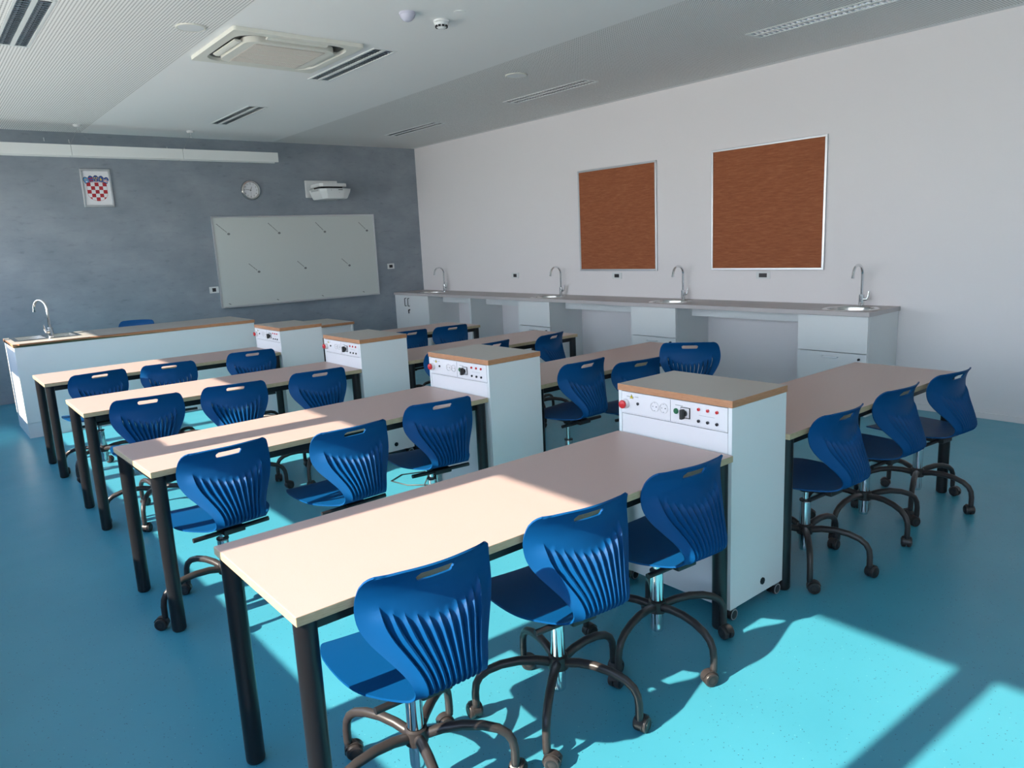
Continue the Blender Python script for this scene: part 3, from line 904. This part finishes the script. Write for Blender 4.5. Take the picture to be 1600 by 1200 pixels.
# ------------------------------------------------------------------ white wall: boards and sockets
def cork(y0, y1, z0, z1, label):
    t = thing('cork_board', label, 'board', (XR, y0, z0), 0, 'cork boards on the white wall')
    W, Hh = y1-y0, z1-z0; f = .022
    b = MB(); b.box(-.014, -.001, f, W-f, f, Hh-f, 'cork'); b.build('cork_sheet', t)
    b = MB()
    b.box(-.022, -.001, 0, W, 0, f, 'alu', bev=.003); b.box(-.022, -.001, 0, W, Hh-f, Hh, 'alu', bev=.003)
    b.box(-.022, -.001, 0, f, f, Hh-f, 'alu', bev=.003); b.box(-.022, -.001, W-f, W, f, Hh-f, 'alu', bev=.003)
    b.build('frame', t)
cork(3.570, 4.838, 1.230, 2.472, 'larger brown cork board on the white wall, nearer the camera')
cork(5.580, 6.835, 1.224, 2.460, 'brown cork board on the white wall, farther and left of the other')
def wall_socket(loc, w, h, label, axis, dw):
    t = thing('wall_socket', label, 'socket', loc, 0 if axis == 'x' else R(90), 'wall sockets')
    b = MB(); b.box(-.009, -.0005, -w/2, w/2, -h/2, h/2, 'device', bev=.002); b.build('cover_plate', t)
    b = MB(); b.box(-.011, -.008, -dw/2, dw/2, -h*.28, h*.28, 'dark', bev=.001)
    b.build('socket_insert', t)
wall_socket((XR, 4.216, 1.177), .158, .075, 'double wall socket below the larger cork board', 'x', .09)
wall_socket((XR, 6.214, 1.163), .155, .075, 'double wall socket below the farther cork board', 'x', .075)
wall_socket((XR, 8.163, 1.157), .15, .08, 'wall socket above the counter left of the cork boards', 'x', .07)
wall_socket((3.36, YF, 1.170), .125, .088, 'white wall socket touching the lower left of the whiteboard', 'y', .05)
wall_socket((6.194, YF, 1.335), .125, .085, 'white wall socket right of the whiteboard on the grey wall', 'y', .062)

# ------------------------------------------------------------------ grey wall: whiteboard, clock, emblem, projector
def whiteboard():
    x0, x1, z0, z1 = 3.43, 5.945, .905, 2.165
    t = thing('whiteboard', 'large whiteboard with grey diagonal prints on the grey wall', 'whiteboard', (x0, YF, z0))
    W, Hh = x1-x0, z1-z0; f = .02
    b = MB(); b.box(f, W-f, -.016, -.001, f, Hh-f, 'wb'); s = b.build('writing_surface', t)
    b = MB(); b.box(0, W, -.024, -.001, 0, f, 'alu', bev=.003); b.box(0, W, -.024, -.001, Hh-f, Hh, 'alu', bev=.003)
    b.box(0, f, -.024, -.001, f, Hh-f, 'alu', bev=.003); b.box(W-f, W, -.024, -.001, f, Hh-f, 'alu', bev=.003); b.build('frame', t)
    b = MB(); b.box(.03, W-.03, -.075, -.024, .0, .008, 'alu', bev=.002); b.box(.03, W-.03, -.078, -.073, .0, .018, 'alu', bev=.001); b.build('pen_tray', t)
    rnd = random.Random(5)
    def mark(xa, za, xb, zb, name):
        b = MB(); P, Q = Vector((xa-x0, -.0163, za-z0)), Vector((xb-x0, -.0163, zb-z0))
        d = (Q-P); L = d.length; d.normalize(); n = Vector((d.z, 0, -d.x))
        s_ = 0
        while s_ < L-.045:
            w = rnd.uniform(.008, .016)
            p = P+d*s_; q = P+d*min(s_+w*.72, L-.045)
            hh = rnd.uniform(.009, .013)
            b.poly([p-n*hh*.5, q-n*hh*.5, q+n*hh*.5, p+n*hh*.5], 'ink'); s_ += w
        c = Q-d*.012
        b.poly([c+Vector((.021*math.cos(a), 0, .016*math.sin(a))) for a in [2*PI*k/14 for k in range(14)]], 'ink')
        b.build(name, s, smooth=False)
    for a in ((3.491, 2.064, 3.655, 1.915), (4.224, 2.060, 4.385, 1.908), (4.953, 2.055, 5.10, 1.906), (5.668, 2.045, 5.815, 1.905),
              (3.88, 1.502, 4.025, 1.372), (4.609, 1.500, 4.735, 1.384), (5.329, 1.500, 5.462, 1.382)): mark(*a, 'printed_mark')
    for x, z in ((3.55, .955), (4.25, .958), (4.96, .958), (5.66, .962)):
        b = MB(); b.poly([(x-x0-.02, -.0163, z-z0+.008), (x-x0+.008, -.0163, z-z0-.008), (x-x0+.022, -.0163, z-z0-.004), (x-x0-.004, -.0163, z-z0+.012)], 'ink'); b.build('printed_mark', s, smooth=False)
whiteboard()
def clock():
    t = thing('wall_clock', 'round silver wall clock with white face above the whiteboard', 'clock', (4.025, YF, 2.518))
    Q = Matrix(((1, 0, 0), (0, 0, -1), (0, 1, 0)))    # z -> -y
    Q = Matrix(((1, 0, 0), (0, 0, -1), (0, 1, 0)))
    b = MB(); b.lathe([(.132, .001), (.138, .012), (.136, .030), (.126, .042), (.114, .040), (.108, .022), (.108, .012)], m='steel', seg=48, axis=Q); b.build('case_ring', t)
    b = MB(); b.lathe([(0, .012), (.110, .012)], m='paper', seg=48, axis=Q)
    for k in range(12):
        n = 12 if k == 0 else k
        a = 2*PI*k/12
        T = Matrix.Translation((.088*math.sin(a), -.0126, .088*math.cos(a))) @ Matrix.Rotation(PI/2, 4, 'X')
        text_polys(b, str(n), .032, T, 'dark')
    b.build('dial', t, smooth=False, recalc=False)
    def hand(ang, L, w, y, name, m='dark'):
        b = MB(); d = Vector((math.sin(ang), 0, math.cos(ang))); n = Vector((d.z, 0, -d.x)); o = Vector((0, y, 0))
        b.prism([o-d*.012-n*w, o-d*.012+n*w, o+d*L+n*w*.5, o+d*L-n*w*.5], (0, -.001, 0), m); b.build(name, t, smooth=False)
    hand(R(23), .052, .004, -.015, 'hour_hand'); hand(R(278), .078, .003, -.0165, 'minute_hand'); hand(R(178), .085, .001, -.018, 'second_hand')
clock()
def emblem():
    x0, x1, z0, z1 = 1.922, 2.262, 2.301, 2.762
    t = thing('framed_coat_of_arms', 'silver framed print of a red and white chequered coat of arms', 'picture', (x0, YF, z0))
    W, Hh = x1-x0, z1-z0; f = .026
    b = MB()
    for bx_ in ((0, W, 0, f), (0, W, Hh-f, Hh), (0, f, f, Hh-f), (W-f, W, f, Hh-f)):
        b.box(bx_[0], bx_[1], -.022, -.001, bx_[2], bx_[3], 'alu', bev=.005)
    b.build('frame', t)
    b = MB(); b.box(f, W-f, -.008, -.001, f, Hh-f, 'paper')
    cx = W/2; y = -.0084; s = .0445
    ztop = Hh*.645; rows = 5
    zb = ztop-5*s
    def inside(x, z):
        # shield outline with a rounded foot
        hw = 2.5*s; zc = zb+2.1*s
        if z >= zc: return abs(x-cx) <= hw+1e-6
        return ((x-cx)/hw)**2+((z-zc)/(2.1*s))**2 <= 1.0001
    N = 10
    for i in range(5):
        for j in range(5):
            red = (i+j) % 2 == 0
            for u in range(N):
                xa = cx-2.5*s+i*s+u*s/N; xb = xa+s/N; xm = (xa+xb)/2
                zt = ztop-j*s; zl = zt-s
                # clip column to the outline
                hw = 2.5*s; zc = zb+2.1*s
                lim = zc-2.1*s*math.sqrt(max(0, 1-((xm-cx)/hw)**2))
                zl2 = max(zl, lim)
                if zl2 < zt-1e-5: b.poly([(xa, y, zl2), (xb, y, zl2), (xb, y, zt), (xa, y, zt)], 'cred' if red else 'paper')
    # outline
    hw = 2.5*s; zc = zb+2.1*s; out = []
    for k in range(25):
        a = PI+PI*k/24; out.append((cx+hw*math.cos(a), zc+2.1*s*math.sin(a)))
    out = [(cx-hw, ztop)]+out+[(cx+hw, ztop)]
    for p, q in zip(out, out[1:]+out[:1]):
        d = Vector((q[0]-p[0], 0, q[1]-p[1])).normalized(); n = Vector((d.z, 0, -d.x))*.0012
        P, Qv = Vector((p[0], y-.0002, p[1])), Vector((q[0], y-.0002, q[1]))
        b.poly([P-n, Qv-n, Qv+n, P+n], 'cred')
    # crown of five small shields fanned over the top
    cols = ['clblue', 'cblue', 'cblue', 'cblue', 'cblue']
    for k in range(5):
        a = R(90+(2-k)*10.2); r0, r1 = .285, .342; zc0 = ztop-.272
        def pt(r, ang, dy=0): return (cx+r*math.cos(ang), y-.0004-dy, zc0+r*math.sin(ang))
        da = R(4.9)
        b.poly([pt(r0, a+da), pt(r1, a+da), pt(r1+.018, a+da*.3), pt(r1+.018, a-da*.3), pt(r1, a-da), pt(r0, a-da)], 'cdark')
        ia = da*.84
        b.poly([pt(r0+.004, a+ia, .0002), pt(r1-.002, a+ia, .0002), pt(r1+.014, a, .0002), pt(r1-.002, a-ia, .0002), pt(r0+.004, a-ia, .0002)], cols[k])
        e = .0004
        def disc(r, off, rad, m): b.poly([(pt(r, a+off)[0]+rad*math.cos(q), y-.0004-e, pt(r, a+off)[2]+rad*math.sin(q)) for q in [2*PI*w/10 for w in range(10)]], m)
        if k == 0: disc(.326, 0, .008, 'cgold'); disc(.300, 0, .009, 'paper')
        if k == 1:
            for rr in (.300, .328): b.poly([pt(rr-.006, a+ia, e), pt(rr+.006, a+ia, e), pt(rr+.006, a-ia, e), pt(rr-.006, a-ia, e)], 'cred')
        if k == 2:
            for rr, of in ((.328, .035), (.328, -.035), (.302, 0)): disc(rr, of, .009, 'cgold')
        if k == 3: disc(.312, 0, .013, 'cgold'); disc(.328, .02, .007, 'cgold')
        if k == 4:
            b.poly([pt(.315, a+ia, e), pt(.323, a+ia, e), pt(.323, a-ia, e), pt(.315, a-ia, e)], 'paper')
            b.poly([pt(.298, a+ia, e), pt(.307, a+ia, e), pt(.307, a-ia, e), pt(.298, a-ia, e)], 'paper')
            b.poly([pt(.307, a+ia, e), pt(.315, a+ia, e), pt(.315, a-ia, e), pt(.307, a-ia, e)], 'cred'); disc(.333, 0, .007, 'cgold')
    b.build('print', t, smooth=False, recalc=False)
emblem()
def projector():
    t = thing('wall_projector', 'white short-throw projector on a wall bracket above the whiteboard', 'projector', (5.10, YF, 2.40))
    b = MB(); b.box(-.258, .262, -.028, -.001, .012, .262, 'device', bev=.008); b.build('wall_plate', t)
    b = MB(); b.box(-.03, .03, -.10, -.028, .17, .215, 'device', bev=.004)
    b.prism([(-.19, -.06, .145), (.20, -.06, .145), (.215, -.40, .145), (.16, -.44, .145), (-.17, -.44, .145), (-.215, -.40, .145)], (0, 0, .045), 'device')
    b.box(-.15, .15, -.40, -.08, .115, .146, 'dark')
    b.build('bracket_arm', t)
    b = MB()
    top = [(-.235, -.10), (.265, -.10), (.275, -.30), (.245, -.46), (.13, -.50), (-.15, -.50), (-.235, -.44)]
    A = [(x, y_, .112) for x, y_ in top]; B_ = [(x, y_, .075) for x, y_ in top]; Cc = [(x*.80, y_*.93-.01, -.030) for x, y_ in top]
    for P, Q in ((A, B_), (B_, Cc)):
        for j in range(len(top)): b.poly([P[j], P[(j+1) % 7], Q[(j+1) % 7], Q[j]], 'device')
    b.poly(A, 'device'); b.poly(Cc, 'device')
    bmesh.ops.remove_doubles(b.bm, verts=b.bm.verts, dist=1e-5)
    es = [e for e in b.bm.edges if e.calc_face_angle(0) > .2]
    bmesh.ops.bevel(b.bm, geom=es, offset=.008, segments=2, affect='EDGES')
    b.build('projector_body', t)
    b = MB()
    for k in range(7): b.box(-.2375, -.232, -.40+k*.036, -.40+k*.036+.018, .080, .108, 'grey')
    b.build('side_vent', t)
    b = MB(); b.poly([(.03, -.503, .088), (.10, -.503, .088), (.10, -.503, .100), (.03, -.503, .100)], 'ink'); b.build('lettering', t, smooth=False)
    b = MB()
    for x, z in ((-.08, .085), (-.08, .098), (.045, .058)): b.cyl((x, -.5, z), (x, -.504, z), .004, m='grey', seg=10)
    b.build('status_lamps', t)
projector()
def hooks():
    for i, (x, z, lab) in enumerate(((1.60, 3.11, 'small white hook high on the grey wall, leftmost'), (1.86, 3.10, 'small white hook high on the grey wall, second from left'),
                                    (2.98, 3.06, 'small white hook high on the grey wall, middle of five'), (3.20, 3.05, 'small white hook high on the grey wall, fourth from left'),
                                    (4.19, 3.00, 'small white hook high on the grey wall, rightmost above the lamp end'))):
        b = MB(); b.tube([(0, -.001, 0), (0, -.012, 0), (0, -.014, -.02), (0, -.016, -.035), (0, -.026, -.04)], .0035, 'device', 8)
        tag(b.build('wall_hook', None, (x, YF, z)), lab, 'hook', 'hooks high on the grey wall')
hooks()

# ------------------------------------------------------------------ hanging strip lamp
def pendant():
    y, z0, z1 = 9.99, 2.832, 2.955
    t = thing('strip_lamp', 'long white strip lamp hanging in front of the grey wall', 'lamp', (0, y, z0))
    cuts = [.55, 1.755, 2.975, 4.20]
    for a, bb in zip(cuts, cuts[1:]):
        b = MB(); h = z1-z0
        prof = [(-.075, .0), (-.075, h), (.075, h), (.075, 0.0), (.055, 0.0), (.045, .045), (-.045, .045), (-.055, 0)]
        b.prism([(a+.002, py, pz) for py, pz in prof], (bb-a-.004, 0, 0), 'lamp')
        b.build('housing', t)
        b = MB(); b.tube([(a+.05, 0, .028), (bb-.05, 0, .028)], .013, 'device', 12); b.build('tube_lamp', t)
    for k, x in enumerate((1.865, 3.115)):
        b = MB(); b.lathe([(0, -.028), (.03, -.028), (.045, -.012), (.048, 0)], (x, -.005, H-z0), 'device', 24); b.build('ceiling_rose', t)
        b = MB(); b.tube([(x, -.005, H-z0-.02), (x, -.005, H-z0-.07)], .004, 'device', 6)
        b.tube([(x, -.005, H-z0-.05), (x-.11, 0, z1-z0)], .0016, 'grey', 6); b.tube([(x, -.005, H-z0-.05), (x+.14, 0, z1-z0)], .0016, 'grey', 6); b.build('suspension_wire', t)
    b = MB(); b.box(2.94, 3.0, -.02, .02, -.008, .0, 'device', bev=.002); b.build('clip', t)
pendant()

# ------------------------------------------------------------------ ceiling fixtures
def make_luminaire(x, y0, y1, label):
    t = thing('recessed_luminaire', label, 'ceiling light', (x, y0, H), 0, 'recessed ceiling lights')
    L = y1-y0; w = LW
    b = MB(); f = .012
    b.box(-w/2-f, -w/2+.006, -f, L+f, -.005, .001, 'lamp', bev=.001); b.box(w/2-.006, w/2+f, -f, L+f, -.005, .001, 'lamp', bev=.001)
    b.box(-w/2+.006, w/2-.006, -f, .006, -.005, .001, 'lamp', bev=.001); b.box(-w/2+.006, w/2-.006, L-.006, L+f, -.005, .001, 'lamp', bev=.001)
    b.box(-.014, .014, .006, L-.006, -.004, .05, 'lamp')
    b.build('frame', t)
    b = MB(); b.box(-w/2, w/2, 0, L, .085, .09, 'louvred'); b.box(-w/2-.003, -w/2, 0, L, 0, .09, 'louvred'); b.box(w/2, w/2+.003, 0, L, 0, .09, 'louvred')
    b.box(-w/2, w/2, -.003, 0, 0, .09, 'louvred'); b.box(-w/2, w/2, L, L+.003, 0, .09, 'louvred'); b.build('housing', t)
    for sgn in (-1, 1):
        b = MB(); xa, xb = (.016, w/2-.004) if sgn > 0 else (-w/2+.004, -.016)
        xm = (xa+xb)/2
        # side reflectors curving up
        for e0, e1 in ((xa, xa+.022), (xb, xb-.022)):
            P = [(e0+(e1-e0)*(q/5)**2, .055*q/5) for q in range(6)]
            for p, q in zip(P, P[1:]): b.poly([(p[0], .004, p[1]), (p[0], L-.004, p[1]), (q[0], L-.004, q[1]), (q[0], .004, q[1])], 'louvre')
        n = int(L/.045)
        for k in range(n+1):
            yy = .006+(L-.012)*k/n
            prof = [(yy-.008, 0), (yy+.008, 0), (yy+.004, .012), (yy+.001, .04), (yy-.001, .04), (yy-.004, .012)]
            b.prism([(xa, p, q) for p, q in prof], (xb-xa, 0, 0), 'louvre')
        b.build('louvre', t, smooth=False)
        b = MB(); b.tube([(xm, .03, .066), (xm, L-.03, .066)], .008, 'device', 10); b.build('tube_lamp', t)
LL = ['recessed louvre light in the top left corner of the ceiling', 'recessed louvre light beside the ceiling air conditioner', 'recessed louvre light in the plain ceiling near the grey wall',
      'recessed louvre light nearest the camera, top right ceiling', 'recessed louvre light in the right perforated strip, middle one', 'recessed louvre light in the right ceiling strip, farthest, near the corner']
for (x, a, c), lab in zip(LUM, LL): make_luminaire(x, a, c, lab)
def rr(cx, cy, hx, hy, r, z, n=6):
    out = []
    for sx, sy, a0 in ((1, 1, 0), (-1, 1, 90), (-1, -1, 180), (1, -1, 270)):
        for k in range(n+1):
            a = R(a0+90*k/n); out.append((cx+sx*(hx-r)+r*math.cos(a), cy+sy*(hy-r)+r*math.sin(a), z))
    return out
def cassette():
    cx, cy = 2.56, 5.865; t = thing('ceiling_air_conditioner', 'square cream air conditioning cassette in the ceiling with pinkish grille', 'air conditioner', (cx, cy, H))
    hx, hy = .505, .485
    b = MB(); o = rr(0, 0, hx, hy, .02, -.028); o2 = rr(0, 0, hx+.002, hy+.002, .02, -.0005)
    inn = rr(0, 0, .440, .420, .15, -.028); inn2 = rr(0, 0, .430, .410, .14, -.002)
    n = len(o)
    for P, Q in ((o2, o), (o, inn), (inn, inn2)):
        for j in range(n): b.poly([P[j], P[(j+1) % n], Q[(j+1) % n], Q[j]], 'cream')
    bmesh.ops.remove_doubles(b.bm, verts=b.bm.verts, dist=1e-5); b.build('fascia', t)
    b = MB(); b.prism(rr(0, 0, .436, .416, .145, -.003), (0, 0, .0015), 'dark'); b.build('air_outlet', t)
    b = MB(); b.prism(rr(0, 0, .352, .335, .10, -.046), (0, 0, .042), 'cream'); b.build('grille_frame', t)
    b = MB(); b.prism(rr(0, 0, .275, .275, .01, -.0485), (0, 0, .002), 'grille')
    for k in range(1, 4): b.box(-.27, .27, -.275+.55*k/4-.004, -.275+.55*k/4+.004, -.0505, -.0485, 'cream')
    for k in range(40): b.box(-.27+k*.0136, -.27+k*.0136+.004, -.27, .27, -.0495, -.0485, 'cream')
    b.build('intake_grille', t)
    for k in range(4):
        b = MB(); T = Matrix.Rotation(PI/2*k, 4, 'Z')
        hl = .235; P = [(.362, -.028), (.368, -.036), (.395, -.036), (.414, -.028), (.414, -.020), (.368, -.022)]
        A = [T @ Vector((p, -hl, q)) for p, q in P]; d = T.to_3x3() @ Vector((0, 2*hl, 0))
        b.prism(A, d, 'cream'); b.build('louvre_flap', t)
cassette()
def ceil_speaker(x, y, r, label):
    t = thing('ceiling_speaker', label, 'speaker', (x, y, H), 0, 'round ceiling speakers')
    b = MB(); b.lathe([(r, -.0005), (r, -.006), (r-.008, -.010), (r-.014, -.008)], m='cream', seg=40); b.build('rim', t)
    b = MB(); b.lathe([(r-.013, -.007), (0, -.009)], m='device', seg=40); b.build('grille', t)
ceil_speaker(1.825, 5.562, .10, 'round ceiling speaker in the left perforated strip, near the air conditioner')
ceil_speaker(4.835, 5.66, .105, 'round ceiling speaker in the right perforated strip')
def detector(x, y, label, vents, m):
    t = thing('smoke_detector', label, 'detector', (x, y, H), 0, 'smoke detectors on the plain ceiling')
    b = MB(); b.lathe([(.055, -.0005), (.056, -.014), (.050, -.018)], m=m, seg=32); b.build('base', t)
    b = MB(); b.lathe([(.052, -.017), (.046, -.034), (.030, -.050), (.018, -.056), (0, -.057)], m=m, seg=32); b.build('sensor_head', t)
    if vents:
        b = MB()
        for k in range(10):
            a = 2*PI*k/10; T = Matrix.Rotation(a, 4, 'Z') @ Matrix.Translation((.041, 0, -.041)); b.box(-.003, .004, -.009, .009, -.007, .007, 'dark', T=T)
        b.build('vents', t)
M['lilac'] = mat('detector_lilac', (.55, .55, .66), .45)
detector(2.935, 4.54, 'lilac-white round detector, left of the two on the ceiling', False, 'lilac')
detector(3.236, 4.575, 'white smoke detector with black vents, right of the two', True, 'device')
b = MB(); b.lathe([(.042, -.0005), (.042, -.003), (0, -.005)], m='ceil', seg=24)  # plain flat round plate on the ceiling, no sensing device
tag(b.build('ceiling_plate', None, (3.237, 4.35, H)), 'small flat round plate on the ceiling beside the smoke detectors', 'plate')
